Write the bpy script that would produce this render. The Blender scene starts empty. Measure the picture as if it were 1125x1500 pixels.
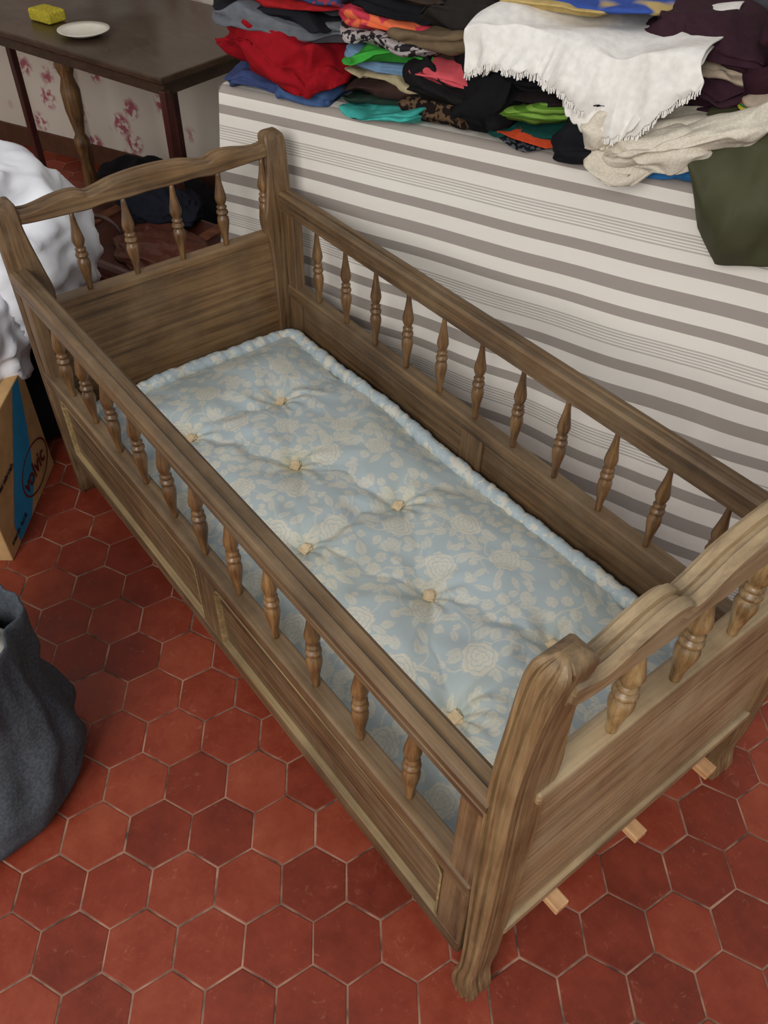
import bpy, bmesh, math, random
import numpy as np
from mathutils import Vector, Matrix, noise
random.seed(7); np.random.seed(7)
scene=bpy.context.scene
scene.view_settings.view_transform='Standard'
scene.view_settings.look='None'
# ------------------------------------------------------------------ helpers
def lin(c):
    return tuple(((x/255)/12.92 if x/255<=.04045 else ((x/255+.055)/1.055)**2.4) for x in c[:3])+(1,)
def link(o,parent=None):
    scene.collection.objects.link(o)
    if parent: o.parent=parent
    return o
def empty(name,loc=(0,0,0)):
    e=bpy.data.objects.new(name,None); e.empty_display_size=.1; e.location=loc
    return link(e)
def mesh_obj(name,verts,faces,mat=None,parent=None,smooth=False,bevel=0,seg=2):
    me=bpy.data.meshes.new(name); me.from_pydata([tuple(v) for v in verts],[],faces); me.update()
    bm=bmesh.new(); bm.from_mesh(me); bmesh.ops.recalc_face_normals(bm,faces=bm.faces); bm.to_mesh(me); bm.free()
    if mat:
        for m in (mat if isinstance(mat,list) else [mat]): me.materials.append(m)
    if smooth: me.polygons.foreach_set('use_smooth',[True]*len(me.polygons))
    o=bpy.data.objects.new(name,me); link(o,parent)
    if bevel:
        b=o.modifiers.new('bevel','BEVEL'); b.width=bevel; b.segments=seg; b.limit_method='ANGLE'; b.angle_limit=math.radians(40)
    return o
class MB:
    def __init__(s): s.v=[]; s.f=[]
    def box(s,x0,x1,y0,y1,z0,z1):
        n=len(s.v)
        s.v+=[(x,y,z) for z in(z0,z1) for y in(y0,y1) for x in(x0,x1)]
        s.f+=[tuple(n+i for i in q) for q in((0,1,3,2),(4,6,7,5),(0,4,5,1),(2,3,7,6),(0,2,6,4),(1,5,7,3))]
    def obox(s,o,ax,ay,az):
        n=len(s.v); o=Vector(o);ax=Vector(ax);ay=Vector(ay);az=Vector(az)
        s.v+=[tuple(o+ax*i+ay*j+az*k) for k in(0,1) for j in(0,1) for i in(0,1)]
        s.f+=[tuple(n+i for i in q) for q in((0,1,3,2),(4,6,7,5),(0,4,5,1),(2,3,7,6),(0,2,6,4),(1,5,7,3))]
    def lathe(s,prof,c,n=20,axis='z'):
        b=len(s.v)
        for z,r in prof:
            for i in range(n):
                a=2*math.pi*i/n
                s.v.append((c[0]+r*math.cos(a),c[1]+r*math.sin(a),c[2]+z))
        for j in range(len(prof)-1):
            for i in range(n):
                s.f.append((b+j*n+i,b+j*n+(i+1)%n,b+(j+1)*n+(i+1)%n,b+(j+1)*n+i))
        s.f.append(tuple(b+i for i in range(n))[::-1]); s.f.append(tuple(b+(len(prof)-1)*n+i for i in range(n)))
    def loft(s,rings,cap=True):
        b=len(s.v); n=len(rings[0])
        for r in rings: s.v+=[tuple(p) for p in r]
        for j in range(len(rings)-1):
            for i in range(n):
                s.f.append((b+j*n+i,b+j*n+(i+1)%n,b+(j+1)*n+(i+1)%n,b+(j+1)*n+i))
        if cap:
            s.f.append(tuple(b+i for i in range(n))[::-1]); s.f.append(tuple(b+(len(rings)-1)*n+i for i in range(n)))
    def obj(s,name,mat,parent=None,smooth=False,bevel=0,seg=2): return mesh_obj(name,s.v,s.f,mat,parent,smooth,bevel,seg)
def interp(x,pts):
    return float(np.interp(x,[p[0] for p in pts],[p[1] for p in pts]))
def sinterp(x,pts):
    xs=[p[0] for p in pts]; ys=[p[1] for p in pts]
    if x<=xs[0]: return ys[0]
    if x>=xs[-1]: return ys[-1]
    i=max(k for k in range(len(xs)) if xs[k]<=x); i=min(i,len(xs)-2)
    def m(k):
        if k==0 or k==len(xs)-1: return 0
        return (ys[k+1]-ys[k-1])/(xs[k+1]-xs[k-1])
    h=xs[i+1]-xs[i]; t=(x-xs[i])/h
    return (2*t**3-3*t**2+1)*ys[i]+(t**3-2*t**2+t)*h*m(i)+(-2*t**3+3*t**2)*ys[i+1]+(t**3-t**2)*h*m(i+1)
# ------------------------------------------------------------------ materials
def newmat(name):
    m=bpy.data.materials.new(name); m.use_nodes=True; nt=m.node_tree
    b=nt.nodes['Principled BSDF']; return m,nt,b
def N(nt,t,**k):
    n=nt.nodes.new(t)
    for a,v in k.items():
        if a in n.inputs: n.inputs[a].default_value=v
        else: setattr(n,a,v)
    return n
def ramp(nt,stops,fac=None):
    r=nt.nodes.new('ShaderNodeValToRGB'); e=r.color_ramp.elements
    while len(e)<len(stops): e.new(.5)
    for i,(p,c) in enumerate(stops): e[i].position=p; e[i].color=c
    if fac is not None: nt.links.new(fac,r.inputs[0])
    return r
def wood(name,dark,mid,light,axis='x',rough=.5,dust=.25,dustc=(146,130,102),up=.14):
    m,nt,b=newmat(name); L=nt.links
    tc=N(nt,'ShaderNodeTexCoord'); mp=N(nt,'ShaderNodeMapping')
    sc={'x':(3.0,100,100),'y':(100,3.0,100),'z':(100,100,3.0)}[axis]; mp.inputs['Scale'].default_value=sc
    L.new(tc.outputs['Object'],mp.inputs[0])
    n1=N(nt,'ShaderNodeTexNoise'); n1.inputs['Scale'].default_value=1; n1.inputs['Detail'].default_value=8; n1.inputs['Roughness'].default_value=.66; n1.inputs['Distortion'].default_value=.1
    L.new(mp.outputs[0],n1.inputs['Vector'])
    r=ramp(nt,[(.30,lin(dark)),(.5,lin(mid)),(.72,lin(light))],n1.outputs['Fac'])
    n2=N(nt,'ShaderNodeTexNoise'); n2.inputs['Scale'].default_value=6; n2.inputs['Detail'].default_value=8; n2.inputs['Roughness'].default_value=.68
    L.new(tc.outputs['Object'],n2.inputs['Vector'])
    r2=ramp(nt,[(.42,(0,0,0,1)),(.68,(dust,dust,dust,1))],n2.outputs['Fac'])
    g=N(nt,'ShaderNodeNewGeometry'); sx=N(nt,'ShaderNodeSeparateXYZ'); L.new(g.outputs['Normal'],sx.inputs[0])
    ma=N(nt,'ShaderNodeMath',operation='MULTIPLY_ADD'); ma.use_clamp=True
    L.new(sx.outputs['Z'],ma.inputs[0]); ma.inputs[1].default_value=up; L.new(r2.outputs[0],ma.inputs[2])
    mix=N(nt,'ShaderNodeMixRGB'); L.new(ma.outputs[0],mix.inputs[0]); L.new(r.outputs[0],mix.inputs[1]); mix.inputs[2].default_value=lin(dustc)
    n4=N(nt,'ShaderNodeTexNoise'); n4.inputs['Scale'].default_value=3.4; n4.inputs['Detail'].default_value=8; n4.inputs['Roughness'].default_value=.6; L.new(tc.outputs['Object'],n4.inputs['Vector'])
    r4=ramp(nt,[(.36,(.50,.46,.43,1)),(.56,(1,1,1,1))],n4.outputs['Fac'])
    mu=N(nt,'ShaderNodeMixRGB',blend_type='MULTIPLY'); mu.inputs[0].default_value=.85; L.new(mix.outputs[0],mu.inputs[1]); L.new(r4.outputs[0],mu.inputs[2])
    L.new(mu.outputs[0],b.inputs['Base Color'])
    rr=N(nt,'ShaderNodeMath',operation='MULTIPLY_ADD'); L.new(n2.outputs['Fac'],rr.inputs[0]); rr.inputs[1].default_value=.4; rr.inputs[2].default_value=rough-.17
    L.new(rr.outputs[0],b.inputs['Roughness'])
    bp=N(nt,'ShaderNodeBump'); bp.inputs['Strength'].default_value=.3; bp.inputs['Distance'].default_value=.001
    L.new(n1.outputs['Fac'],bp.inputs['Height']); L.new(bp.outputs[0],b.inputs['Normal'])
    return m
def cloth(name,col,col2=None,scale=60,rough=.9,bump=.3,stripes=None,spots=None):
    m,nt,b=newmat(name); L=nt.links
    tc=N(nt,'ShaderNodeTexCoord')
    n=N(nt,'ShaderNodeTexNoise'); n.inputs['Scale'].default_value=scale; n.inputs['Detail'].default_value=4
    L.new(tc.outputs['Object'],n.inputs['Vector'])
    c=lin(col); d=tuple(x*.82 for x in c[:3])+(1,)
    if col2: d=lin(col2)
    r=ramp(nt,[(.35,d),(.65,c)],n.outputs['Fac']); out=r.outputs[0]
    if stripes:
        sz=N(nt,'ShaderNodeSeparateXYZ'); L.new(tc.outputs['Object'],sz.inputs[0])
        mm=N(nt,'ShaderNodeMath',operation='MULTIPLY'); L.new(sz.outputs[2],mm.inputs[0]); mm.inputs[1].default_value=stripes[0]
        fr=N(nt,'ShaderNodeMath',operation='FRACT'); L.new(mm.outputs[0],fr.inputs[0])
        k=len(stripes[1]); rr=ramp(nt,[(i/k,lin(x)) for i,x in enumerate(stripes[1])],fr.outputs[0]); rr.color_ramp.interpolation='CONSTANT'; out=rr.outputs[0]
    if spots:
        v=N(nt,'ShaderNodeTexNoise'); v.inputs['Scale'].default_value=spots[0]; v.inputs['Detail'].default_value=2; L.new(tc.outputs['Object'],v.inputs['Vector'])
        rr=ramp(nt,[(.52,(0,0,0,1)),(.55,(1,1,1,1))],v.outputs['Fac'])
        mx=N(nt,'ShaderNodeMixRGB'); L.new(rr.outputs[0],mx.inputs[0]); L.new(out,mx.inputs[1]); mx.inputs[2].default_value=lin(spots[1]); out=mx.outputs[0]
    L.new(out,b.inputs['Base Color']); b.inputs['Roughness'].default_value=rough
    b.inputs['Specular IOR Level'].default_value=.15
    bp=N(nt,'ShaderNodeBump'); bp.inputs['Strength'].default_value=bump; bp.inputs['Distance'].default_value=.002
    L.new(n.outputs['Fac'],bp.inputs['Height']); L.new(bp.outputs[0],b.inputs['Normal'])
    return m
def plain(name,col,rough=.6,var=.1,scale=20):
    return cloth(name,col,tuple(int(x*(1-var)) for x in col),scale,rough,.1)
DK,MD,LT=(52,36,22),(98,73,47),(130,101,69)
W_x=wood('oak_grain_x',DK,MD,LT,'x'); W_y=wood('oak_grain_y',(70,50,30),(122,92,60),(150,120,82),'y'); W_z=wood('oak_grain_z',DK,(106,79,51),(138,108,74),'z')
W_sp=wood('oak_turned',(58,35,17),(108,76,44),(146,110,66),'z',rough=.36,dust=.1)
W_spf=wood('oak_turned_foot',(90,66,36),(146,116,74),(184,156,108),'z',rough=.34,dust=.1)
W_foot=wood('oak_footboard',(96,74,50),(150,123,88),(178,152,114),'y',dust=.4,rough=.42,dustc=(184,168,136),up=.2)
W_mold=wood('oak_moulding',(104,84,52),(134,112,74),(160,138,96),'x',rough=.45,dust=.1)
pine=wood('pine_slat',(186,136,92),(216,166,116),(230,186,138),'x',rough=.6,dust=.05)
W_edge_z=wood('oak_worn_edge_z',(82,61,38),(134,107,72),(166,139,98),'z',dust=.25,rough=.36)
# ------------------------------------------------------------------ camera
f=1232.4161; pi_,ya,ro=[math.radians(a) for a in(-44.6767,141.5022,1.1040)]
F=Vector((math.cos(ya)*math.cos(pi_),math.sin(ya)*math.cos(pi_),math.sin(pi_)))
r=F.cross(Vector((0,0,1))).normalized(); u=r.cross(F)
r2=r*math.cos(ro)+u*math.sin(ro); u2=-r*math.sin(ro)+u*math.cos(ro)
cam=bpy.data.cameras.new('camera'); co=bpy.data.objects.new('camera',cam); link(co)
co.matrix_world=Matrix((( r2.x,u2.x,-F.x,1.7591),(r2.y,u2.y,-F.y,-.3704),(r2.z,u2.z,-F.z,1.5343),(0,0,0,1)))
cam.sensor_fit='VERTICAL'; cam.sensor_height=36; cam.lens=f/1500*36; cam.clip_start=.02
scene.camera=co
# ------------------------------------------------------------------ room
ang=math.radians(24.4); U=Vector((math.cos(ang),math.sin(ang),0)); V=Vector((-math.sin(ang),math.cos(ang),0)); O=Vector((-.231,.667,0))
def T(uu,vv,z): return O+U*uu+V*vv+Vector((0,0,z))
mb=MB(); mb.box(-4,4,-3,4,-.05,-.0013)
grout=plain('grout',(170,130,110),.9,.5,18)
fl=mb.obj('floor',grout)
m,nt,b=newmat('terracotta'); L=nt.links
at=N(nt,'ShaderNodeAttribute',attribute_name='tint'); tc=N(nt,'ShaderNodeTexCoord')
n=N(nt,'ShaderNodeTexNoise'); n.inputs['Scale'].default_value=11; n.inputs['Detail'].default_value=9; n.inputs['Roughness'].default_value=.72; L.new(tc.outputs['Object'],n.inputs['Vector'])
ad=N(nt,'ShaderNodeMath',operation='MULTIPLY_ADD'); L.new(n.outputs['Fac'],ad.inputs[0]); ad.inputs[1].default_value=.85
a2=N(nt,'ShaderNodeMath',operation='MULTIPLY_ADD'); L.new(at.outputs['Fac'],a2.inputs[0]); a2.inputs[1].default_value=.36; a2.inputs[2].default_value=-.1; L.new(a2.outputs[0],ad.inputs[2])
rc=ramp(nt,[(.2,lin((96,34,20))),(.5,lin((126,49,30))),(.8,lin((148,70,46)))],ad.outputs[0])
ns=N(nt,'ShaderNodeTexNoise'); ns.inputs['Scale'].default_value=38; ns.inputs['Detail'].default_value=9; ns.inputs['Roughness'].default_value=.8; ns.inputs['Distortion'].default_value=1.5; L.new(tc.outputs['Object'],ns.inputs['Vector'])
rs_=ramp(nt,[(.58,(0,0,0,1)),(.70,(.6,.6,.6,1))],ns.outputs['Fac'])
ms=N(nt,'ShaderNodeMixRGB'); L.new(rs_.outputs[0],ms.inputs[0]); L.new(rc.outputs[0],ms.inputs[1]); ms.inputs[2].default_value=lin((168,108,84))
L.new(ms.outputs[0],b.inputs['Base Color'])
rr=ramp(nt,[(.3,(.40,.40,.40,1)),(.7,(.68,.68,.68,1))],n.outputs['Fac']); L.new(rr.outputs[0],b.inputs['Roughness']); b.inputs['Specular IOR Level'].default_value=.33
bp=N(nt,'ShaderNodeBump'); bp.inputs['Strength'].default_value=.25; bp.inputs['Distance'].default_value=.002; L.new(n.outputs['Fac'],bp.inputs['Height']); L.new(bp.outputs[0],b.inputs['Normal'])
terra=m
def tiles():
    A=.1165; gap=.0030; R=(A-gap)/math.sqrt(3); vs=[];fs=[];tint=[]
    dU=A*math.sqrt(3)/2; dV=A
    for i in range(-42,60):
        for j in range(-40,50):
            c=O+U*(i*dU)+V*((j+(.5 if i%2 else 0))*dV)
            if not(-2.9<c.x<2.9 and -1.7<c.y<2.8): continue
            n=len(vs); t=random.random(); h=random.uniform(-.0004,.0004)
            jit=[random.uniform(-.0012,.0007) for _ in range(6)]
            for rr_,z in((R,-.003),(R-.0002,-.0005+h),(R-.0016,h)):
                for k in range(6):
                    a=k*math.pi/3
                    q=rr_+jit[k]
                    p=c+U*(q*math.cos(a))+V*(q*math.sin(a)); vs.append((p.x,p.y,z))
            for l in(0,1):
                for k in range(6): fs.append((n+l*6+k,n+l*6+(k+1)%6,n+l*6+6+(k+1)%6,n+l*6+6+k)); tint.append(t)
            fs.append(tuple(n+12+k for k in range(6))); tint.append(t)
    o=mesh_obj('tiles',vs,fs,terra,fl)
    a=o.data.attributes.new('tint','FLOAT','FACE'); a.data.foreach_set('value',tint)
tiles()
m,nt,b=newmat('toile_wallpaper'); L=nt.links
tc=N(nt,'ShaderNodeTexCoord'); n=N(nt,'ShaderNodeTexNoise'); n.inputs['Scale'].default_value=45; n.inputs['Detail'].default_value=5; L.new(tc.outputs['Object'],n.inputs['Vector'])
vo=N(nt,'ShaderNodeTexVoronoi'); vo.inputs['Scale'].default_value=8; L.new(tc.outputs['Object'],vo.inputs['Vector'])
r1=ramp(nt,[(.28,(1,1,1,1)),(.45,(0,0,0,1))],vo.outputs['Distance']); r2_=ramp(nt,[(.44,(0,0,0,1)),(.54,(1,1,1,1))],n.outputs['Fac'])
mu=N(nt,'ShaderNodeMixRGB',blend_type='MULTIPLY'); mu.inputs[0].default_value=1; L.new(r1.outputs[0],mu.inputs[1]); L.new(r2_.outputs[0],mu.inputs[2])
mx=N(nt,'ShaderNodeMixRGB'); L.new(mu.outputs[0],mx.inputs[0]); mx.inputs[1].default_value=lin((205,196,182)); mx.inputs[2].default_value=lin((158,84,98)); L.new(mx.outputs[0],b.inputs['Base Color']); b.inputs['Roughness'].default_value=.8
mb=MB(); mb.obox(T(-3.2,.95,0),U*6.5,V*.08,(0,0,2.6)); mb.obj('wall_back',m)
mb=MB(); mb.obox(T(-2.4,-2.5,0),U*-.08,V*3.45,(0,0,2.6)); mb.obj('wall_left',m)
mb=MB(); mb.obox(T(-2.38,.935,0),U*5,V*.015,(0,0,.08)); mb.obj('baseboard_back',plain('baseboard_paint',(90,60,45)))
# ------------------------------------------------------------------ BED
bed=empty('wooden_child_bed')
Lf=1.5093
outer=[(0,1.530),(.03,1.536),(.08,1.525),(.15,1.528),(.45,1.526),(.68,1.520),(.8,1.525),(.88,1.532),(.912,1.537),(.926,1.538),(.934,1.534),(.939,1.528),(.941,1.524)]
inner=[(0,1.498),(.02,1.487),(.05,1.485),(.12,1.495),(.43,1.488),(.68,1.483),(.81,1.489),(.89,1.494),(.912,1.497),(.926,1.501),(.934,1.507),(.939,1.513),(.941,1.516)]
yin=[(0,.050),(.08,.054),(.45,.062),(.6,.068),(.69,.080),(.75,.072),(.837,.059),(.875,.055),(.906,.055),(.924,.054),(.934,.049),(.939,.043),(.941,.038)]
yout=[(0,.004),(.5,0),(.895,0),(.913,.001),(.926,.004),(.934,.010),(.939,.015),(.941,.020)]
def post(name,head,right):
    rings=[]; zs=sorted(set([0,.01,.02,.035,.05,.065,.08,.1,.12]+list(np.arange(.14,.885,.015))+[.885,.893,.901,.907,.913,.919,.924,.928,.932,.935,.9375,.9395,.941]))
    for z in zs:
        x0=sinterp(z,inner);x1=sinterp(z,outer);y0=sinterp(z,yout);y1=sinterp(z,yin);w=x1-x0;t=y1-y0;k=max(0,min(1,(.947-z)/.03))
        sec=[(0,.004*k),(.004*k,0),(w*.24,0),(w*.27,.005*k),(w*.34,.005*k),(w*.38,0),(w*.62,0),(w*.66,.005*k),(w*.74,.005*k),(w*.78,.002*k),(w-.003*k,.003*k),(w,.006*k),(w,.014*k+.001),(w-.005*k,.016*k+.001),(w-.005*k,.020*k+.001),(w-.001*k,.022*k+.002),(w-.001*k,t-.003*k),(w-.004*k,t),(.004*k,t),(0,t-.004*k)]
        ring=[]
        for a,b_ in sec:
            x=x0+a;y=y0+b_;zz=z
            if head: x=Lf-x; zz=z*.832
            if right: y=.7-y
            ring.append((x,y,zz))
        rings.append(ring)
    m=MB(); m.loft(rings); o=m.obj(name,W_edge_z if not head else W_z,bed,True)
    es=o.modifiers.new('e','EDGE_SPLIT'); es.split_angle=math.radians(22)
    return o
for nm,h,rg in(('post_foot_near',0,0),('post_foot_far',0,1),('post_head_near',1,0),('post_head_far',1,1)): post(nm,h,rg)
def toprail(name,head):
    top=[(.03,.900),(.05,.893),(.075,.886),(.10,.891),(.13,.901),(.168,.907),(.192,.901),(.205,.889),(.225,.893),(.27,.911),(.35,.920)]
    bot=[(.03,.86),(.05,.842),(.075,.835),(.11,.831),(.17,.826),(.2,.823),(.24,.832),(.29,.828),(.35,.832)]
    rings=[]
    for y in np.linspace(.03,.67,121):
        q=min(y,.7-y); zt=sinterp(q,top); zb=sinterp(q,bot)
        if head: zt=.765+(zt-.91)*.55; zb=.722+(zb-.83)*.45
        x0,x1=1.500,1.538
        k=[(x0,zb+.004),(x0+.004,zb),(x1-.012,zb),(x1-.008,zb+.004),(x1-.008,zt-.03),(x1-.003,zt-.026),(x1-.003,zt-.016),(x1,zt-.012),(x1,zt-.004),(x1-.004,zt),(x1-.012,zt),(x1-.014,zt-.006),(x1-.020,zt-.006),(x1-.022,zt),(x1-.032,zt),(x1-.034,zt-.006),(x0,zt-.008)]
        if head: k=[(Lf-x,z) for x,z in k]
        rings.append([(x,y,z) for x,z in k])
    m=MB(); m.loft(rings); o=m.obj(name,W_foot if not head else W_y,bed,True)
    es=o.modifiers.new('e','EDGE_SPLIT'); es.split_angle=math.radians(22)
toprail('footboard_top_rail',0); toprail('headboard_top_rail',1)
m=MB(); m.box(1.497,1.520,.05,.65,.245,.645); m.obj('footboard_panel',W_foot,bed,bevel=.003)
m=MB(); m.box(1.489,1.525,.045,.655,.634,.656); m.obj('footboard_ledge',W_foot,bed,bevel=.004)
m=MB(); m.box(1.495,1.529,.05,.65,.225,.252); m.obj('footboard_bottom_rail',W_foot,bed,bevel=.006,seg=3)
m=MB(); m.box(-.012,.012,.05,.65,.16,.535); m.obj('headboard_panel',W_y,bed,bevel=.003)
m=MB(); m.box(-.018,.018,.05,.65,.522,.543); m.obj('headboard_ledge',W_y,bed,bevel=.004)
def spindle_prof(h,rm):
    t=[(0,.42),(.04,.44),(.12,.52),(.22,.74),(.31,.96),(.36,1.0),(.40,.9),(.425,.62),(.44,.6),(.445,.92),(.465,1.0),(.485,.92),(.495,.62),(.51,.58),(.52,.8),(.54,.86),(.555,.62),(.565,.58),(.60,.80),(.645,.97),(.69,.90),(.78,.66),(.86,.48),(.93,.38),(1,.32)]
    return [(-.004 if a==0 else (h+.004 if a==1 else a*h),rm*b_) for a,b_ in t]
m=MB()
for i in range(11):
    x=.1567+.1183*i
    m.lathe(spindle_prof(.20,.0135),(x,.02,.396)); m.lathe(spindle_prof(.20,.0135),(x,.68,.396))
m.obj('side_spindles',W_sp,bed,True)
m=MB(); m2_=MB()
for i in range(5):
    m.lathe(spindle_prof(.185,.0145),(.002,.1629+.1177*i,.54))
    m2_.lathe(spindle_prof(.178,.0160),(1.514,.1734+.1177*i if i<4 else .62,.654))
m.obj('headboard_spindles',W_sp,bed,True); m2_.obj('footboard_spindles',W_spf,bed,True)
def side(sg):
    Y=(lambda a:a) if sg==0 else (lambda a:.7-a)
    def bx(mm,x0,x1,y0,y1,z0,z1): mm.box(x0,x1,min(Y(y0),Y(y1)),max(Y(y0),Y(y1)),z0,z1)
    nm='near_side' if sg==0 else 'far_side'
    sec=[(0,.600),(0,.612),(.004,.615),(.004,.620),(-.003,.624),(-.003,.636),(.002,.642),(.012,.643),(.014,.639),(.020,.639),(.022,.643),(.032,.643),(.038,.638),(.038,.600),(.034,.596),(.004,.596)]
    rings=[[(x,Y(a),z) for a,z in sec] for x in np.linspace(.02,1.492,12)]
    mm=MB(); mm.loft(rings); mm.obj(nm+'_top_rail',W_x,bed)
    mm=MB(); bx(mm,.03,1.49,.000,.036,.362,.398); mm.obj(nm+'_cap_rail',W_x,bed,bevel=.005,seg=3)
    mm=MB(); bx(mm,.03,1.49,.002,.030,.142,.185); mm.obj(nm+'_bottom_rail',W_x,bed,bevel=.006,seg=3)
    mm=MB(); bx(mm,.03,1.49,.012,.024,.17,.37); mm.obj(nm+'_panel',W_x,bed)
    mm=MB()
    for x0,x1 in((.03,.085),(.722,.79),(1.437,1.49)): bx(mm,x0,x1,.003,.031,.18,.366)
    bx(mm,.03,.07,.004,.032,.39,.60); bx(mm,1.445,1.49,.004,.032,.39,.60)
    mm.obj(nm+'_stiles',W_z,bed,bevel=.003)
    mm=MB()
    for x0,x1 in((.085,.722),(.79,1.437)):
        z0,z1,c=.187,.360,.022
        pts=[(x0,z0),(x1,z0),(x1,z1-c),(x1-c*.4,z1-c*.35),(x1-c,z1),(x0+c,z1),(x0+c*.4,z1-c*.35),(x0,z1-c)]
        cx,cz=(x0+x1)/2,(z0+z1)/2; rr=[]
        ins=[(0,.003),(.003,.0015),(.006,.004),(.008,.012)]
        for px,pz in pts+[pts[0]]:
            sx=1 if px<cx else -1; sz=1 if pz<cz else -1
            rr.append([(px+sx*a,Y(d),pz+sz*a) for a,d in ins]+[(px+sx*.004,Y(.014),pz+sz*.004)])
        mm.loft(rr,False)
    mm.obj(nm+'_panel_moulding',W_mold,bed)
side(0); side(1)
m=MB()
for y in(.150,.335,.520): m.box(-.02,1.549,y,y+.027,.183,.200)
for x in(.15,.75,1.35): m.box(x,x+.05,.025,.675,.165,.182)
m.obj('slats',pine,bed,bevel=.002)
# ------------------------------------------------------------------ MATTRESS
mx0,mx1,my0,my1=.068,1.462,.054,.642
tufts=[(.32,.447),(.312,.207),(.541,.344),(.772,.452),(.764,.221),(1.004,.344),(1.232,.449),(1.234,.21)]
nx,ny=820,350
X,Y=np.meshgrid(np.linspace(mx0,mx1,nx),np.linspace(my0,my1,ny),indexing='ij')
ed=np.minimum(np.minimum(X-mx0,mx1-X),np.minimum(Y-my0,my1-Y))
Z=.272+.049*(1-np.exp(-ed/.08))
near=np.ones_like(X)
for t in tufts: near*=1-np.exp(-(np.hypot(X-t[0],Y-t[1])/.05)**2)
WX=X+near*(.012*np.sin(37*Y+9*X)+.006*np.sin(83*Y-31*X+1)); WY=Y+near*(.013*np.sin(29*X-7*Y+2)+.006*np.sin(71*X+23*Y))
def seg(X,Y,a,b):
    ax,ay=a;bx,by=b;dx,dy=bx-ax,by-ay
    t=np.clip(((X-ax)*dx+(Y-ay)*dy)/(dx*dx+dy*dy),0,1); return np.hypot(X-ax-t*dx,Y-ay-t*dy)
wob=.032+.012*np.sin(31*X+17*Y); crease=np.zeros_like(Z)
for a,b_,k in [(0,1,.017),(3,4,.018),(6,7,.015),(0,2,.008),(1,2,.014),(2,3,.012),(2,4,.008),(3,5,.008),(4,5,.010),(5,6,.009),(5,7,.010)]:
    d=seg(WX,WY,tufts[a],tufts[b_])
    crease=np.maximum(crease,k*np.exp(-(d/wob)**2)+.0015*np.exp(-(d/.006)**2))
for (p,q_,k) in [((.32,.447),(.30,.642),.011),((.312,.207),(.30,.05),.013),((.772,.452),(.80,.642),.011),((.764,.221),(.74,.05),.013),((1.232,.449),(1.25,.642),.009),((1.234,.21),(1.24,.05),.009)]:
    crease=np.maximum(crease,k*np.exp(-(seg(WX,WY,p,q_)/.036)**2))
tz=np.zeros_like(Z)
for t in tufts:
    d=np.hypot(X-t[0],Y-t[1]); tz=np.maximum(tz,.029*np.exp(-(d/.048)**1.4))
    th=np.arctan2(Y-t[1],X-t[0]); Z+=.0020*np.sin(th*8+t[0]*9+3*np.sin(th)+d*40)*np.exp(-((d-.05)/.035)**2)
Z-=np.maximum(crease,tz)+.35*np.minimum(crease,tz)
for (a,b_,c,d,e) in [(9,4,1.,.5,.0036),(5,17,2.,.1,.0032),(23,11,.3,1.7,.0022),(31,-19,.3,1.7,.0014),(14,-29,1.3,.7,.0014),(61,33,.2,.9,.0005),(47,-71,.2,.9,.0005)]: Z+=e*np.sin(a*WX+b_*WY+c+2*np.sin(d+7*Y+3*X))
Z+=np.where(ed<.05,.0014*np.sin((X+Y)*2*math.pi/.045+np.sin(23*X))*(1-ed/.05),0)
P=np.zeros_like(X)
rs=np.random.RandomState(11)
hx=(mx1-mx0)/(nx-1);hy=(my1-my0)/(ny-1)
def win(cx,cy,R):
    i0=max(0,int((cx-R-mx0)/hx));i1=min(nx,int((cx+R-mx0)/hx)+2);j0=max(0,int((cy-R-my0)/hy));j1=min(ny,int((cy+R-my0)/hy)+2)
    return slice(i0,max(i0,i1)),slice(j0,max(j0,j1))
def leaf(cx,cy,a,l,w):
    s=win(cx,cy,l*1.1);x=X[s]-cx;y=Y[s]-cy
    p=x*math.cos(a)+y*math.sin(a);q=-x*math.sin(a)+y*math.cos(a);t=(p/l+1)/2
    wd=w*np.sin(np.pi*np.clip(t,0,1)**.8)*(1+.18*np.abs(np.sin(t*22)))
    ins=(np.abs(q)<wd)&(t>0)&(t<1); vein=(np.abs(q)<.0011)|(np.abs(np.sin((p-np.abs(q)*1.2)*math.pi/.0075))<.22)
    P[s]=np.where(ins,np.where(vein,.35,.8),P[s])
def rose(cx,cy,R,a):
    s=win(cx,cy,R*1.2);x=X[s]-cx;y=Y[s]-cy;d=np.hypot(x,y);th=np.arctan2(y,x)+a
    rim=R*(.80+.16*np.abs(np.cos(th*3.5))+.04*np.cos(th*17)); ins=d<rim
    k=d/R*4.0+.3*np.sin(th*3+a); layer=np.floor(k); ph=np.abs(np.cos(th*(2.5+.5*(layer%3))+layer*1.3)); line=(np.abs(k-layer-.25-.45*ph)<.14)
    P[s]=np.where(ins,np.where(line&(d>.1*R),.22,1.-.25*(ph<.35)),P[s])
def stem(x0,y0,x1,y1,bend):
    n=50
    for i in range(n):
        t=i/n;cx=x0+(x1-x0)*t-(y1-y0)*bend*math.sin(math.pi*t);cy=y0+(y1-y0)*t+(x1-x0)*bend*math.sin(math.pi*t)
        s=win(cx,cy,.003);P[s]=np.where(np.hypot(X[s]-cx,Y[s]-cy)<.0015,.7,P[s])
pitch=.140
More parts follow.
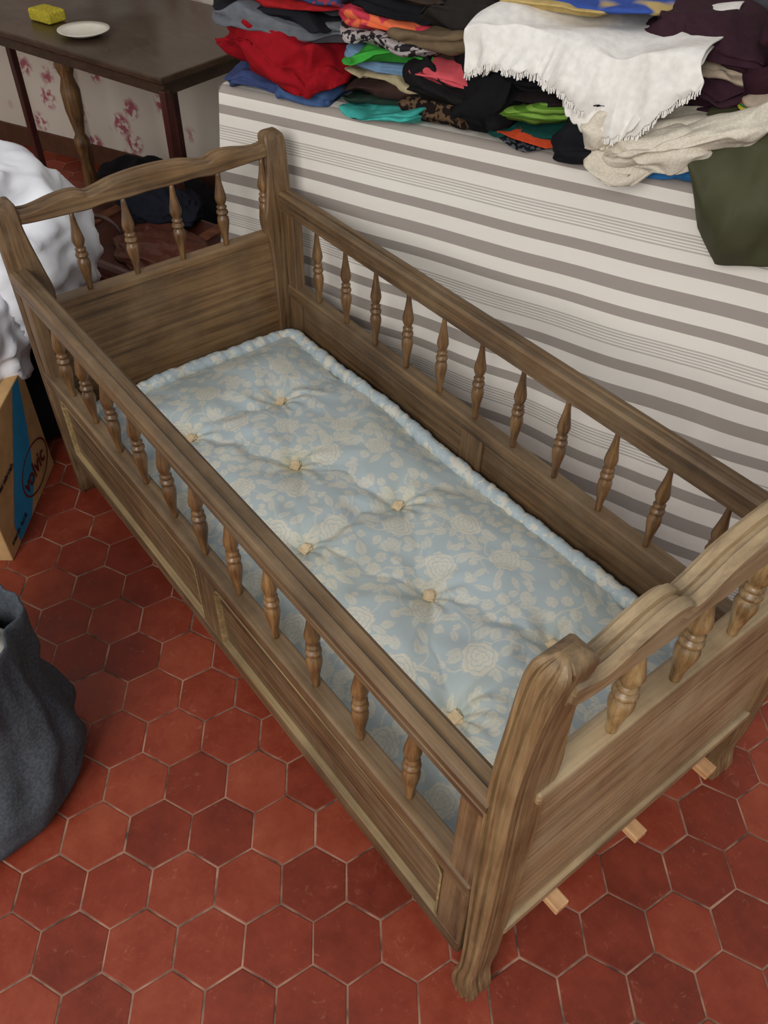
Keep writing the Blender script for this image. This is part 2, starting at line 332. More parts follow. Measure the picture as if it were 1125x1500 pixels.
for i in range(-1,12):
    for j in range(-1,7):
        cx=mx0+(i+(.5 if j%2 else 0))*pitch+rs.uniform(-.014,.014);cy=my0+j*.108+.03+rs.uniform(-.012,.012)
        a0=rs.uniform(0,6.28)
        stem(cx,cy,cx+pitch*.95,cy+.1*rs.uniform(-1,1),rs.uniform(-.3,.3)); stem(cx,cy,cx+.06*math.cos(a0),cy+.085,rs.uniform(-.4,.4)); stem(cx,cy,cx-.06,cy+.05*math.sin(a0),.4)
        kind=(i+2*j)%3
        for k in range(13):
            a=a0+k*2*math.pi/12+rs.uniform(-.3,.3);rd=rs.uniform(.040,.074)
            leaf(cx+rd*math.cos(a),cy+rd*math.sin(a),a+rs.uniform(-.7,.7),rs.uniform(.010,.021),rs.uniform(.005,.010))
        if kind!=1: rose(cx,cy,rs.uniform(.031,.039),a0)
        else:
            for k in range(5): rose(cx+.026*math.cos(a0+k*1.26),cy+.026*math.sin(a0+k*1.26),rs.uniform(.012,.016),k)
        for k in range(3):
            b2=a0+1+k*2.1; rose(cx+.072*math.cos(b2),cy+.060*math.sin(b2),rs.uniform(.007,.012),b2)
mat_top=np.stack([X,Y,Z],-1).reshape(-1,3)
idx=np.arange(nx*ny).reshape(nx,ny)
q=np.stack([idx[:-1,:-1],idx[1:,:-1],idx[1:,1:],idx[:-1,1:]],-1).reshape(-1,4)
me=bpy.data.meshes.new('ticking_top'); me.vertices.add(nx*ny); me.vertices.foreach_set('co',mat_top.ravel())
me.loops.add(q.size); me.loops.foreach_set('vertex_index',q.ravel().astype(np.int32)); me.polygons.add(len(q)); me.polygons.foreach_set('loop_start',np.arange(0,q.size,4,dtype=np.int32)); me.polygons.foreach_set('loop_total',np.full(len(q),4,dtype=np.int32))
me.update(calc_edges=True); me.polygons.foreach_set('use_smooth',np.ones(len(q),bool))
at_=me.attributes.new('damask','FLOAT','POINT'); at_.data.foreach_set('value',P.ravel().astype(np.float32))
stain=np.zeros_like(X)
for t in tufts: stain=np.maximum(stain,np.exp(-(np.hypot(X-t[0],Y-t[1])/.035)**2)*(.9 if t==tufts[2] else .45))
at_=me.attributes.new('stain','FLOAT','POINT'); at_.data.foreach_set('value',stain.ravel().astype(np.float32))
m,nt,b=newmat('damask_ticking'); L=nt.links
at=N(nt,'ShaderNodeAttribute',attribute_name='damask'); tc=N(nt,'ShaderNodeTexCoord'); at2=N(nt,'ShaderNodeAttribute',attribute_name='stain')
n=N(nt,'ShaderNodeTexNoise'); n.inputs['Scale'].default_value=4; n.inputs['Detail'].default_value=4; L.new(tc.outputs['Object'],n.inputs['Vector'])
n3=N(nt,'ShaderNodeTexNoise'); n3.inputs['Scale'].default_value=500; L.new(tc.outputs['Object'],n3.inputs['Vector'])
mx=N(nt,'ShaderNodeMixRGB'); L.new(at.outputs['Fac'],mx.inputs[0]); mx.inputs[1].default_value=lin((180,193,196)); mx.inputs[2].default_value=lin((217,213,198))
m2=N(nt,'ShaderNodeMixRGB',blend_type='MULTIPLY'); rr=ramp(nt,[(.4,(1,1,1,1)),(.75,(.92,.89,.80,1))],n.outputs['Fac']); m2.inputs[0].default_value=.8; L.new(mx.outputs[0],m2.inputs[1]); L.new(rr.outputs[0],m2.inputs[2])
m3=N(nt,'ShaderNodeMixRGB',blend_type='MULTIPLY'); L.new(at2.outputs['Fac'],m3.inputs[0]); L.new(m2.outputs[0],m3.inputs[1]); m3.inputs[2].default_value=(.93,.80,.50,1)
L.new(m3.outputs[0],b.inputs['Base Color']); b.inputs['Roughness'].default_value=.48
bp=N(nt,'ShaderNodeBump'); bp.inputs['Strength'].default_value=.2; bp.inputs['Distance'].default_value=.0008; ah=N(nt,'ShaderNodeMath',operation='ADD'); L.new(at.outputs['Fac'],ah.inputs[0]); L.new(n3.outputs['Fac'],ah.inputs[1]); L.new(ah.outputs[0],bp.inputs['Height']); L.new(bp.outputs[0],b.inputs['Normal'])
me.materials.append(m)
mat=empty('tufted_mattress'); o=bpy.data.objects.new('ticking_top',me); link(o,mat)
side_mat=cloth('ticking_side',(182,193,196),(170,183,188),120,.7,.2,spots=(45,(206,204,192)))
cr=.04
def perimeter(off):
    x0,x1,y0,y1=mx0-off,mx1+off,my0-off,my1+off; pts=[]
    for cx,cy,a0 in((x1-cr,y0+cr,-90),(x1-cr,y1-cr,0),(x0+cr,y1-cr,90),(x0+cr,y0+cr,180)):
        for k in range(7):
            a=math.radians(a0+k*15); pts.append((cx+cr*math.cos(a),cy+cr*math.sin(a)))
    return pts
pp=perimeter(.001); dense=[]
for i in range(len(pp)):
    a=Vector(pp[i]+(0,));b_=Vector(pp[(i+1)%len(pp)]+(0,)); n_=max(1,int((b_-a).length/.003))
    for k in range(n_): dense.append(a.lerp(b_,k/n_))
def tube(path,zc,rad,ns,name,matl,parent,amp=.0012):
    vs=[];fs=[];n=len(path);s=0
    for i,p in enumerate(path):
        t=(path[(i+1)%n]-path[i-1]).normalized(); nn=Vector((t.y,-t.x,0)); s+=(p-path[i-1]).length if i else 0
        rr=rad+amp*math.sin(2*math.pi*s/.05+2*math.sin(s*21))+amp*math.sin(2*math.pi*s/.13+1)
        for k in range(ns):
            a=2*math.pi*k/ns; g=-.0018*max(0,math.sin(2*math.pi*s/.024+a*1.6+1.8*math.sin(s*37)))**4
            vs.append(p+nn*((rr+g)*math.cos(a)+.0015*math.sin(s*17))+Vector((0,0,zc+(rr+g)*math.sin(a)+.004*math.sin(s*9))))
    for i in range(n):
        for k in range(ns): fs.append((i*ns+k,((i+1)%n)*ns+k,((i+1)%n)*ns+(k+1)%ns,i*ns+(k+1)%ns))
    return mesh_obj(name,vs,fs,matl,parent,True)
tube(dense,.280,.0178,16,'rolled_edge_top',side_mat,mat)
tube(dense,.222,.0150,10,'rolled_edge_bottom',side_mat,mat)
vs=[];n=len(dense)
for z in(.2085,.225,.24,.26,.282): vs+=[Vector((p.x,p.y,z)) for p in dense]
fs=[(j*n+i,j*n+(i+1)%n,(j+1)*n+(i+1)%n,(j+1)*n+i) for j in range(4) for i in range(n)]+[tuple(range(n))[::-1]]
mesh_obj('border',vs,fs,side_mat,mat,True)
m=MB()
rs2=random.Random(4)
for t in tufts:
    i=int(round((t[0]-mx0)/hx));j=int(round((t[1]-my0)/hy));z=float(Z[i-4:i+5,j-4:j+5].max())-.0015; a=rs2.uniform(0,1.5)
    for lay in range(2):
        s=.0112-.0015*lay; aa=a+lay*.45; zz=z+lay*.0035
        m.obox((t[0]-s*math.cos(aa)+s*math.sin(aa),t[1]-s*math.sin(aa)-s*math.cos(aa),zz),(2*s*math.cos(aa),2*s*math.sin(aa),.002),(-2*s*math.sin(aa),2*s*math.cos(aa),.003),(0,0,.003))
m.obj('tuft_tabs',cloth('tuft_felt',(222,200,164),(200,176,138),80,.9),mat,bevel=.001)
# ------------------------------------------------------------------ COVERED TABLE
tab=empty('cloth_covered_table')
TZ=.82
m,nt,b=newmat('striped_cotton'); L=nt.links
at=N(nt,'ShaderNodeAttribute',attribute_name='drop'); tc=N(nt,'ShaderNodeTexCoord')
mm=N(nt,'ShaderNodeMath',operation='MULTIPLY'); L.new(at.outputs['Fac'],mm.inputs[0]); mm.inputs[1].default_value=1/.232
fr=N(nt,'ShaderNodeMath',operation='FRACT'); L.new(mm.outputs[0],fr.inputs[0])
cr_=lin((230,224,214)); g1=lin((160,151,143)); g2=lin((188,181,173))
st=[(0,cr_),(.08,g1),(.205,cr_),(.34,g1),(.44,cr_),(.565,g2)]
x=.565
for k in range(5): st+=[(x+.014,cr_),(x+.028,g2)]; x+=.028
st+=[(x+.014,cr_),(.83,g1),(.93,cr_)]
rc=ramp(nt,st,fr.outputs[0]); rc.color_ramp.interpolation='CONSTANT'
L.new(rc.outputs[0],b.inputs['Base Color']); b.inputs['Roughness'].default_value=.9; b.inputs['Specular IOR Level'].default_value=.15
n=N(nt,'ShaderNodeTexNoise'); n.inputs['Scale'].default_value=12; n.inputs['Detail'].default_value=7; L.new(tc.outputs['Object'],n.inputs['Vector'])
bp=N(nt,'ShaderNodeBump'); bp.inputs['Strength'].default_value=.55; bp.inputs['Distance'].default_value=.008; L.new(n.outputs['Fac'],bp.inputs['Height']); L.new(bp.outputs[0],b.inputs['Normal'])
striped=m
def clothmesh():
    nu=360
    prof=[('top',v) for v in np.linspace(.9,.02,12)]+[('c',a) for a in(20,45,70)]+[('d',s) for s in np.linspace(.02,TZ-.005,60)]
    us=np.linspace(-.0,2.3,nu); vs=[];dr=[]
    for kind,p in prof:
        for uu in us:
            if kind=='top': v,z,d=p,TZ,-p
            elif kind=='c': a=math.radians(p); v,z,d=.02-.02*math.sin(a),TZ-.02+.02*math.cos(a),p/90*.03-.02
            else:
                s=p; t=s/TZ
                fl_=.02+.24*min(1,max(0,uu-.15)/1.1)
                fold=(.008*math.sin(uu*7+1.5*math.sin(uu*3.1)+1.5*s)+.004*math.sin(uu*19+2+2*s)+.006*noise.noise((uu*5,s*4,0)))*min(1,t*1.6)
                v=-fl_*t**1.6+fold; z=TZ-s; d=s
            uo=uu-(.10*(max(0,1-uu/.35))*((TZ-z)/TZ))
            vs.append(T(uo,v,z)); dr.append(d+.5+.003*math.sin(uu*5)*min(1,max(0,d)*6))
    fs=[(j*nu+i,j*nu+i+1,(j+1)*nu+i+1,(j+1)*nu+i) for j in range(len(prof)-1) for i in range(nu-1)]
    n0=len(vs); rows=40; cols=30
    for j in range(rows):
        s=(TZ-.005)*j/(rows-1)
        for i in range(cols):
            v=.9*i/(cols-1); t=s/TZ
            vs.append(T(-.10*t+.012*math.sin(v*14)*t if i else -.10*t, v if i else (-.02*t**1.6),TZ-s)); dr.append(s+.5)
    fs+=[(n0+j*cols+i,n0+j*cols+i+1,n0+(j+1)*cols+i+1,n0+(j+1)*cols+i) for j in range(rows-1) for i in range(cols-1)]
    o=mesh_obj('striped_cloth',vs,fs,striped,tab,True)
    a=o.data.attributes.new('drop','FLOAT','POINT'); a.data.foreach_set('value',dr)
clothmesh()
m=MB(); m.obox(T(.03,.05,TZ-.035),U*2.2,V*.8,(0,0,.03))
for a,b_ in((.08,.12),(2.1,.12),(.08,.75),(2.1,.75)): m.obox(T(a,b_,0),U*.05,V*.05,(0,0,TZ-.035))
m.obj('table_frame',plain('table_wood',(100,75,50)),tab)
# ------------------------------------------------------------------ CLOTHES
pile=empty('folded_clothes_pile')
mats={}
def cm(col,**k):
    key=(col,str(k))
    if key not in mats: mats[key]=cloth('cloth_%02d'%len(mats),col,**k)
    return mats[key]
def spow(x,e): return math.copysign(abs(x)**e,x)
def garment(name,uc,vc,z0,su,sv,h,col,layers=2,rot=0,seed=0,lump=.008,parent=None,e=.38,ez=.6,tilt=0,bow=0,**k):
    nl,nn=36,170; vs=[]; ca,sa=math.cos(rot),math.sin(rot)
    for j in range(nl+1):
        th=-math.pi/2+math.pi*j/nl; ct=spow(math.cos(th),ez) if j not in(0,nl) else 0; sz=math.sin(th); zz=h/2*(1+spow(sz,.8))
        t=zz/h
        for i in range(nn):
            p=2*math.pi*i/nn
            lob=(abs(math.sin(math.pi*layers*t+.8*math.sin(p*2+seed)))**.6-.6)*min(.015,h/layers*.65)
            x=(su/2)*spow(math.cos(p),e)*ct; y=(sv/2)*spow(math.sin(p),e)*ct
            d=Vector((x,y,0))
            if d.length>1e-6: d=d+d.normalized()*lob*ct
            sd=Vector((seed*3.7,seed*1.3,0))
            q=Vector((d.x*6,d.y*6,zz*14))+sd
            nv=noise.noise_vector(q)*lump*2.0+noise.noise_vector(q*2.4)*lump*1.0+noise.noise_vector(q*5.5)*lump*.3
            rg=(1-abs(noise.noise(Vector((x*13+y*5,y*9,zz*34))+sd))*2.4)*lump*.6
            x,y=d.x+nv.x,d.y+nv.y
            if d.length>1e-6: x+=d.x/d.length*rg; y+=d.y/d.length*rg
            z=zz+(nv.z+rg*.6)*(1 if t>.15 else .25)
            z+=tilt*x*(.3+t)-bow*(2*x/su)**2*(.2+t)
            vs.append(T(uc+x*ca-y*sa,vc+x*sa+y*ca,max(z0+z,TZ+.001)))
    fs=[(j*nn+i,j*nn+(i+1)%nn,(j+1)*nn+(i+1)%nn,(j+1)*nn+i) for j in range(nl) for i in range(nn)]
    return mesh_obj(name,vs,fs,cm(col,**k),parent or pile,True)
gi=0
def stack(uc,su,items,vc=.15,sv=.30,z0=TZ,mess=1.):
    global gi
    z=z0
    for it in items:
        col,h=it[0],it[1]; kw=dict(it[2]) if len(it)>2 else {}
        gi+=1; R=random.uniform
        garment('garment_%02d'%gi,uc+R(-.022,.022)*mess+kw.pop('du',0),vc+kw.pop('dv',0)+R(-.020,.016)*mess,z,su*R(.92,1.10),sv*R(.9,1.05),h*1.42,col,layers=kw.pop('layers',max(1,round(h/.016))),rot=R(-.15,.15)*mess,seed=gi,lump=kw.pop('lump',.015),tilt=R(-.13,.13)*mess,bow=R(0,.014),**kw)
        z+=h
RED=(150,16,28);GREY=(104,108,114);BLK=(20,20,24);TEAL=(70,175,165)
stack(.115,.19,[((62,74,116),.035,{'lump':.014})]); stack(.26,.14,[((70,96,140),.035,{'lump':.014})])
stack(.175,.32,[(RED,.088,{'lump':.024,'layers':2,'dv':-.015}),(GREY,.045,{'layers':2}),((30,30,36),.022),((160,30,34),.022),((52,66,104),.028,{'spots':(40,(140,50,60))}),((200,196,200),.025),((120,124,150),.03),(BLK,.04)],z0=TZ+.03)
stack(.45,.25,[(TEAL,.028,{'dv':-.02}),((34,52,44),.016),((58,40,36),.022),((178,164,130),.022),((112,142,172),.03,{'du':.01}),((62,160,60),.028,{'dv':-.025}),((170,160,158),.024,{'spots':(60,(40,36,40))}),((196,58,76),.028,{'spots':(18,(220,110,70))}),((24,24,28),.035),((60,48,40),.03)])
stack(.60,.18,[((30,22,20),.05,{'lump':.018,'spots':(70,(96,74,54))}),((26,23,24),.05,{'lump':.02,'dv':-.02}),((205,84,92),.034,{'dv':-.01}),((60,50,42),.03,{'dv':.02}),((110,92,70),.03),((40,36,34),.04)],vc=.13)
stack(.80,.25,[((20,30,34),.02,{'spots':(120,(90,90,96))}),((196,72,40),.016,{'layers':1,'dv':-.02}),((20,66,60),.024),((84,124,38),.026,{'layers':2,'dv':-.005,'stripes':(70,[(78,116,36),(120,156,66)])}),((30,24,24),.028,{'dv':-.03}),((20,20,24),.035,{'dv':-.035,'lump':.022}),((22,22,28),.035,{'dv':-.035,'lump':.022}),((40,40,50),.02)])
garment('black_knit',.70,.045,TZ,.12,.14,.16,(20,20,22),layers=3,seed=41,lump=.026)
garment('black_scarf',.925,.045,TZ,.09,.16,.17,(24,24,28),layers=3,seed=42,lump=.022)
stack(1.10,.28,[((52,118,180),.03,{'layers':1,'dv':-.07,'lump':.015}),((44,34,34),.045),((56,34,44),.04),((60,36,46),.04),((178,160,140),.03),((58,34,44),.05)],vc=.2)
stack(1.36,.30,[((40,52,38),.05),((60,50,44),.05),((150,60,50),.03,{'dv':-.02,'stripes':(60,[(60,120,60),(170,40,40),(40,40,40),(200,180,60)])}),((178,160,140),.035,{'lump':.02}),((58,30,40),.06,{'lump':.02}),((54,28,38),.07,{'lump':.02})],vc=.17)
cols=[(60,50,44),(40,44,70),(120,40,44),(70,70,74),(40,60,52),(110,100,84),(48,32,40),(90,60,44)]
for k in range(7):
    stack(.15+k*.25,.24,[(random.choice(cols),.05) for _ in range(5)],vc=.50,sv=.3)
def drape(name,pathf,u0,u1,nu,ns,col,parent,foldamp=.01,seed=0,solid=.003,**k):
    vs=[]
    for j in range(ns):
        s=j/(ns-1)
        for i in range(nu):
            a=i/(nu-1); uu=u0+(u1-u0)*a
            v,z=pathf(a,s)
            nz=noise.noise_vector((uu*9+seed,s*2.2,seed*1.7)); nz2=noise.noise_vector((uu*24+seed,s*4,seed))
            am=foldamp*(.4+.6*s)
            vs.append(T(uu+nz.x*am+nz2.x*am*.25,v+nz.y*am*1.5+nz2.y*am*.4,z+nz.z*am*.8+nz2.z*am*.2))
    fs=[(j*nu+i,j*nu+i+1,(j+1)*nu+i+1,(j+1)*nu+i) for j in range(ns-1) for i in range(nu-1)]
    o=mesh_obj(name,vs,fs,cm(col,**k),parent,True)
    so=o.modifiers.new('s','SOLIDIFY'); so.thickness=solid
    return o
def lace(a,s):
    drop=interp(a,[(0,.07),(.2,.05),(.42,.035),(.55,.07),(.68,.12),(.8,.13),(.92,.06),(1,.02)])
    drop+=.007*abs(math.sin(a*75))
    top=1.052+.012*math.sin(a*8)
    if s<.55: t=s/.55; return (.33-.36*t, top+.02*(1-t)+.008*math.sin(t*9+a*12))
    t=(s-.55)/.45; return (-.040-.03*math.sin(t*1.5)+.010*math.sin(a*42)*t, top-(drop+.01)*t)
wl=empty('white_lace_cloth')
WH=dict(bump=.15,col2=(222,218,212))
drape('sheet',lace,.67,1.13,240,90,(236,232,226),wl,.030,3,**WH)
drape('under_layer',lambda a,s:(lambda q:(q[0]+.012,q[1]-.014))(lace(min(1,a+.06),s)),.70,1.12,160,50,(236,230,222),wl,.024,9,**WH)
m=MB()
for k in range(240):
    a=k/239; v,z=lace(a,1.0); uu=.67+.46*a; nz=noise.noise_vector((uu*9+3,2.2,5.1)); nz2=noise.noise_vector((uu*24+3,4,3)); am=.030
    p=T(uu+nz.x*am+nz2.x*am*.25,v+nz.y*am*1.5+nz2.y*am*.4,z+nz.z*am*.8+nz2.z*am*.2)
    m.obox(p+U*random.uniform(-.001,.001),U*.0020,V*.0018,Vector((random.uniform(-.003,.003),0,-.009-random.uniform(0,.004))))
m.obj('fringe',cm((236,232,226),**WH),wl)
garment('blue_embroidered_top',.86,.20,1.072,.30,.24,.03,(58,84,160),layers=1,seed=51,spots=(5,(190,165,110)))
garment('yellow_edge',.80,.15,1.064,.22,.2,.015,(196,170,110),layers=1,seed=52)
cs=empty('cream_knit_sweater')
KN=dict(scale=240,e=.75)
garment('body',1.09,.02,.85,.27,.18,.075,(216,206,188),layers=1,rot=.15,seed=61,lump=.026,parent=cs,tilt=.25,**KN)
garment('sleeve',1.14,-.03,.905,.26,.08,.05,(220,210,192),layers=1,rot=.30,seed=62,lump=.018,parent=cs,tilt=.35,**KN)
garment('sleeve_fold',1.10,-.05,.865,.20,.07,.05,(220,210,192),layers=1,rot=.12,seed=65,lump=.018,parent=cs,tilt=.3,**KN)
garment('sleeve_end',.975,-.02,.865,.06,.10,.085,(220,210,192),layers=1,rot=-.3,seed=63,lump=.012,parent=cs,**KN)
oc=empty('olive_green_coat')
def coat(a,s):
    drop=interp(a,[(0,.08),(.10,.18),(.22,.225),(.5,.21),(1,.19)])
    if s<.35: t=s/.35; return (.16-.20*t,.93+.02*math.sin(a*5)+.02*math.sin(t*3))
    t=(s-.35)/.65; return (-.04-.05*math.sin(t*2.6)-.03*a+.020*math.sin(a*15+2*t)*t,.93-drop*t)
drape('coat_panel',coat,1.145,1.62,150,90,(72,72,50),oc,.032,5,solid=.006,rough=.6,bump=.15,scale=14)
# ------------------------------------------------------------------ DARK TABLE with things
dt=empty('dark_wooden_table')
dw=wood('dark_table_wood',(34,20,13),(52,34,22),(70,48,32),'x',rough=.3,dust=.1,up=.04)
A=Vector((-.565,.667,0)); eu=(Vector((-1.24,.468,0))-A).normalized(); ev=Vector((-eu.y,eu.x,0)); ev=ev if ev.y>0 else -ev
m=MB(); m.obox(A+Vector((0,0,.728)),eu*1.3,ev*.62,(0,0,.022)); m.obj('top',dw,dt,bevel=.006)
m=MB(); m.obox(A+eu*.05+ev*.05+Vector((0,0,.68)),eu*1.2,ev*.5,(0,0,.048)); m.obj('apron',dw,dt)
redw=wood('mahogany_leg',(34,12,12),(58,22,20),(84,38,30),'z',rough=.35,dust=.05)
m=MB()
for a,b_ in((.03,.03),(1.22,.04),(.03,.57),(1.22,.55),(.42,.40),(.84,.10)): m.obox(A+eu*a+ev*b_,eu*.024,ev*.024,(0,0,.70))
m.obj('legs',redw,dt,bevel=.003)
m=MB(); c=A+eu*.62+ev*.14
m.lathe([(0,.018),(.05,.026),(.09,.016),(.12,.026),(.2,.032),(.34,.018),(.38,.027),(.40,.027),(.42,.016),(.5,.030),(.56,.032),(.6,.020),(.63,.030),(.69,.030)],(c.x,c.y,0)); m.obj('turned_leg',W_sp,dt,True)
m=MB(); c=Vector((-1.2,.61,.751)); m.obox(c,eu*.10,ev*.07,(0,0,.035)); m.obj('yellow_sponge',plain('sponge',(196,180,60),.95,.2,150),None,bevel=.008,seg=3)
m=MB(); m.lathe([(0,.03),(.002,.045),(.010,.066),(.016,.078),(.018,.078),(.012,.064),(.005,.044),(.004,0.001)],(-1.05,.66,.751),40); m.obj('white_plate',plain('porcelain',(225,220,205),.25,.03),None,True)
pm,nt,b=newmat('clear_plastic'); b.inputs['Base Color'].default_value=lin((150,135,120)); b.inputs['Roughness'].default_value=.12; b.inputs['Alpha'].default_value=.4
o=garment('plastic_bag',-.88,.60,.75,.30,.20,.16,(140,125,110),layers=1,seed=71,lump=.04,parent=dt,e=.8); o.data.materials[0]=pm
# ------------------------------------------------------------------ things behind the headboard
def blob(name,c,rad,col,seed,amp=.05,parent=None,n1=110,n2=70,zmin=None,fr_=1.0,**k):
    vs=[]
    for j in range(n2+1):
        th=-math.pi/2+math.pi*j/n2
        for i in range(n1):
            p=2*math.pi*i/n1; d=Vector((math.cos(th)*math.cos(p),math.cos(th)*math.sin(p),math.sin(th)))
            q=d*1.7*fr_+Vector((seed,seed*.7,0)); k1=1-abs(noise.noise(q*1.0))*2; k2=1-abs(noise.noise(q*2.2+Vector((5,0,0))))*2
            s=1+amp*(k1+.5*k2)
            v=Vector((c[0]+d.x*rad[0]*s,c[1]+d.y*rad[1]*s,c[2]+d.z*rad[2]*s))
            if zmin is not None: v.z=max(zmin,v.z)
            vs.append(v)
    fs=[(j*n1+i,j*n1+(i+1)%n1,(j+1)*n1+(i+1)%n1,(j+1)*n1+i) for j in range(n2) for i in range(n1)]
    return mesh_obj(name,vs,fs,cm(col,**k),parent,True)
wb=empty('white_bedding_bundle')
blob('duvet',(-.40,.02,.50),(.24,.27,.23),(238,240,244),3,.13,wb,zmin=.3,fr_=1.3,bump=.08,col2=(228,230,236),scale=12)
blob('duvet_fold',(-.27,-.13,.42),(.17,.18,.22),(236,238,244),8,.15,wb,zmin=.22,fr_=1.3,bump=.08,col2=(226,228,236),scale=12)
leather=cloth('brown_leather',(90,48,38),(54,30,25),14,.28,.5); leather.node_tree.nodes['Principled BSDF'].inputs['Specular IOR Level'].default_value=.6
sc=empty('brown_leather_suitcase')
m=MB(); m.obox((-.80,.22,.0),(.60,.213,0),(-.14,.38,0),(0,0,.34)); m.obj('case_body',leather,sc,bevel=.03,seg=4)
m=MB(); m.obox((-.805,.215,.30),(.61,.216,0),(-.142,.388,0),(0,0,.012))
for k in(.2,.75): m.obox(Vector((-.80,.22,.335))+Vector((.60,.213,0))*k,(.04,.014,0),(-.14,.38,0),(0,0,.01))
m.obj('straps',cloth('strap_leather',(122,76,54),(84,50,36),30,.4,.2),sc,bevel=.004)
blob('slumped_flap',(-.40,.52,.345),(.17,.10,.035),(96,56,44),23,.22,sc,zmin=.338,rough=.3)
hv=[]
for i in range(17):
    a=math.pi*i/16; cc=Vector((-.62,.44,.345))+Vector((.62,.22,0)).normalized()*(.07*math.cos(a))+Vector((0,0,.05*math.sin(a)))
    for k in range(8):
        b_=2*math.pi*k/8; hv.append(cc+Vector((0,.008*math.cos(b_),0))+Vector((math.cos(a)*.3,0,1)).normalized()*.008*math.sin(b_))
hf=[(i*8+k,i*8+(k+1)%8,(i+1)*8+(k+1)%8,(i+1)*8+k) for i in range(16) for k in range(8)]
mesh_obj('handle',hv,hf,leather,sc,True)
blob('black_bag',(-1.17,.84,.08),(.36,.20,.16),(26,26,32),12,.1,None,zmin=0)
blob('folded_jacket',(-.66,.64,.37),(.15,.10,.05),(30,32,42),16,.15,None,zmin=.342)
blob('blue_bag',(-.72,1.05,.10),(.10,.08,.12),(40,70,110),15,.12,None,zmin=0)
blob('dark_duffel_bag',(-.44,-.02,.10),(.22,.22,.17),(30,28,32),17,.06,None,zmin=0)
# ------------------------------------------------------------------ cardboard box
bx=empty('cardboard_box')
Af=Vector((.138,-.228,0));Bf=Vector((-.142,-.010,0)); e1=(Bf-Af); nrm=Vector((e1.y,-e1.x,0)).normalized()
if nrm.x>0: nrm=-nrm
card=cloth('cardboard',(200,162,114),(186,150,102),30,.85,.1)
m=MB(); m.obox(Af,e1,nrm*.27,(0,0,.315)); m.obj('carton',card,bx,bevel=.003)
def facept(t,k,off=.0012): return Af+e1*t-nrm*off+Vector((0,0,.315*k))
poly=[(.79,.995),(.90,.995),(.80,.62),(.72,.40),(.62,.2),(.43,.02),(.17,.02),(.17,.19),(.40,.48),(.60,.75)]
mesh_obj('blue_print',[facept(t,k) for t,k in poly],[tuple(range(len(poly)))],plain('blue_ink',(50,150,205),.7,.05),bx)
m=MB(); m.obox(Af+nrm*.12+Vector((0,0,.3152)),e1,nrm*.03,(0,0,.0006)); m.obj('tape',plain('packing_tape',(168,130,84),.3,.05),bx)
def text(body,size,loc,xdir,col,name,parent,ny):
    cu=bpy.data.curves.new(name,'FONT'); cu.body=body; cu.size=size; cu.extrude=.0003; cu.offset=.0008
    o=bpy.data.objects.new(name,cu); link(o,parent)
    x=xdir.normalized(); y=ny.normalized(); zz=x.cross(y)
    o.matrix_world=Matrix(((x.x,y.x,zz.x,loc.x),(x.y,y.y,zz.y,loc.y),(x.z,y.z,zz.z,loc.z),(0,0,0,1)))
    cu.materials.append(plain('ink_'+name,col,.7,.05)); return o
Zv=Vector((0,0,1))
text('volvic',.064,facept(.47,.20,.003),e1,(104,40,34),'lettering',bx,Zv)
text('eau minerale',.020,facept(.14,.55,.003),e1,(60,52,60),'small_lettering',bx,Zv)
text('naturelle  6x1.5L',.016,facept(.06,.10,.003),e1,(60,52,60),'small_lettering_low',bx,Zv)
vs=[];cxt,cyk=.705,.265
for i in range(60):
    a=2*math.pi*i/60
    for s in(1,.93): vs.append(facept(cxt+.27*s*math.cos(a),cyk+.19*s*math.sin(a),.002))
fs=[(2*i,2*((i+1)%60),2*((i+1)%60)+1,2*i+1) for i in range(60)]
mesh_obj('oval_print',vs,fs,plain('oval_ink',(112,52,40),.7,.05),bx)
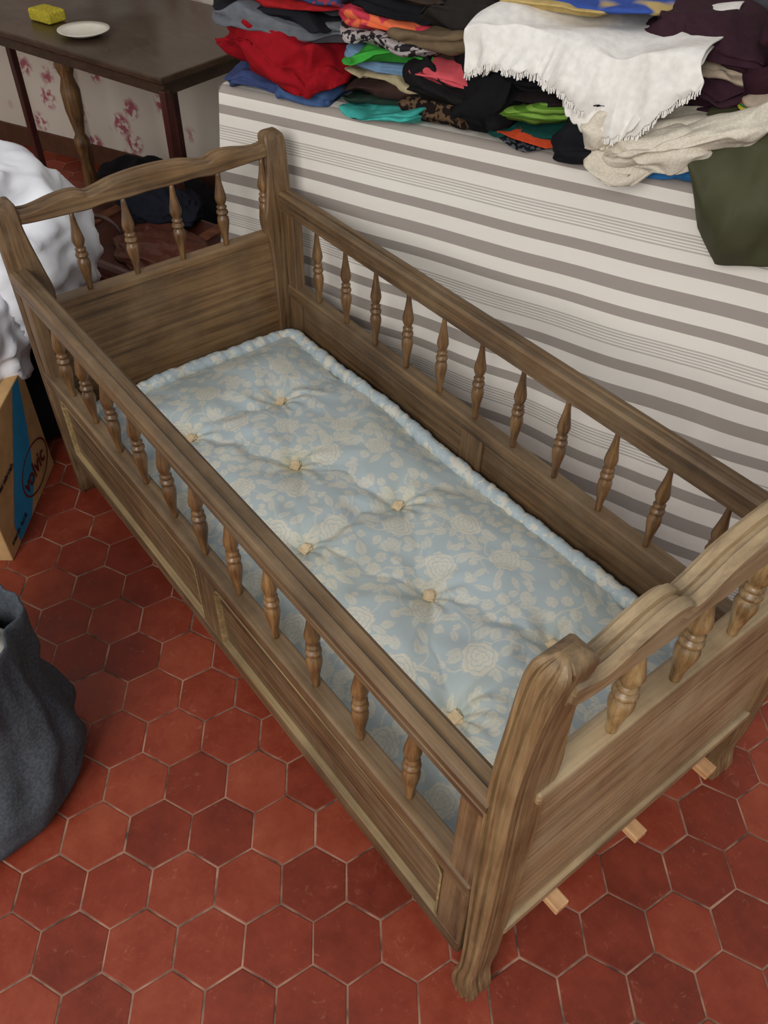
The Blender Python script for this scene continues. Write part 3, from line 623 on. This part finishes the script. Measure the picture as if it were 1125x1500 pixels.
# ------------------------------------------------------------------ grey bag
def greybag():
    c=Vector((.66,-.50,0)); n=140; vs=[]
    prof=[(0,.01),(0,.17),(.01,.19),(.03,.203),(.045,.207),(.06,.208),(.08,.207),(.10,.206),(.13,.202),(.16,.198),(.19,.190),(.22,.182),(.25,.174),(.28,.168),(.31,.163),(.34,.160),(.385,.160),(.395,.158)]
    allp=prof+[(.393,.150),(.36,.15),(.24,.165),(.1,.19),(.03,.185),(.02,.01)]
    for k,(z,rr) in enumerate(allp):
        for i in range(n):
            a=2*math.pi*i/n; nz=noise.noise((math.cos(a)*1.6,math.sin(a)*1.6,z*6))*.030*(min(1,z*8))+noise.noise((math.cos(a)*4,math.sin(a)*4,z*14))*.020*min(1,z*12)+.007*(1-3*abs(noise.noise((math.cos(a)*3+z*9,math.sin(a)*3,z*20+4))))*min(1,z*12)
            q=rr+nz*(rr>.05)
            vs.append((c.x+q*math.cos(a)-z*.06,c.y+q*math.sin(a)+z*.10,z+.015*math.sin(a*2+1)*(z>.3)))
    m_=len(allp); fs=[(j*n+i,j*n+(i+1)%n,(j+1)*n+(i+1)%n,(j+1)*n+i) for j in range(m_-1) for i in range(n)]
    p=empty('grey_felt_bag')
    o=mesh_obj('bag_shell',vs,fs,cloth('grey_felt',(78,82,88),(60,64,70),180,.95,.5),p,True)
    sb=o.modifiers.new('s','SUBSURF'); sb.levels=1; sb.render_levels=1
    blob('contents',(.63,-.46,.30),(.12,.12,.06),(200,196,186),21,.15,p)
greybag()
# ------------------------------------------------------------------ light
w=bpy.data.worlds.new('world'); scene.world=w; w.use_nodes=True
bg=w.node_tree.nodes['Background']; bg.inputs[0].default_value=(.985,.99,1,1); bg.inputs[1].default_value=.52
def area(name,loc,tgt,size,en,col):
    l=bpy.data.lights.new(name,'AREA'); l.size=size; l.energy=en; l.color=col
    o=bpy.data.objects.new(name,l); link(o); o.location=loc; o.rotation_euler=(Vector(tgt)-Vector(loc)).to_track_quat('-Z','Y').to_euler()
area('window_light',(2.4,-2.4,2.5),(.6,.5,.3),1.6,98,(1,.975,.94))
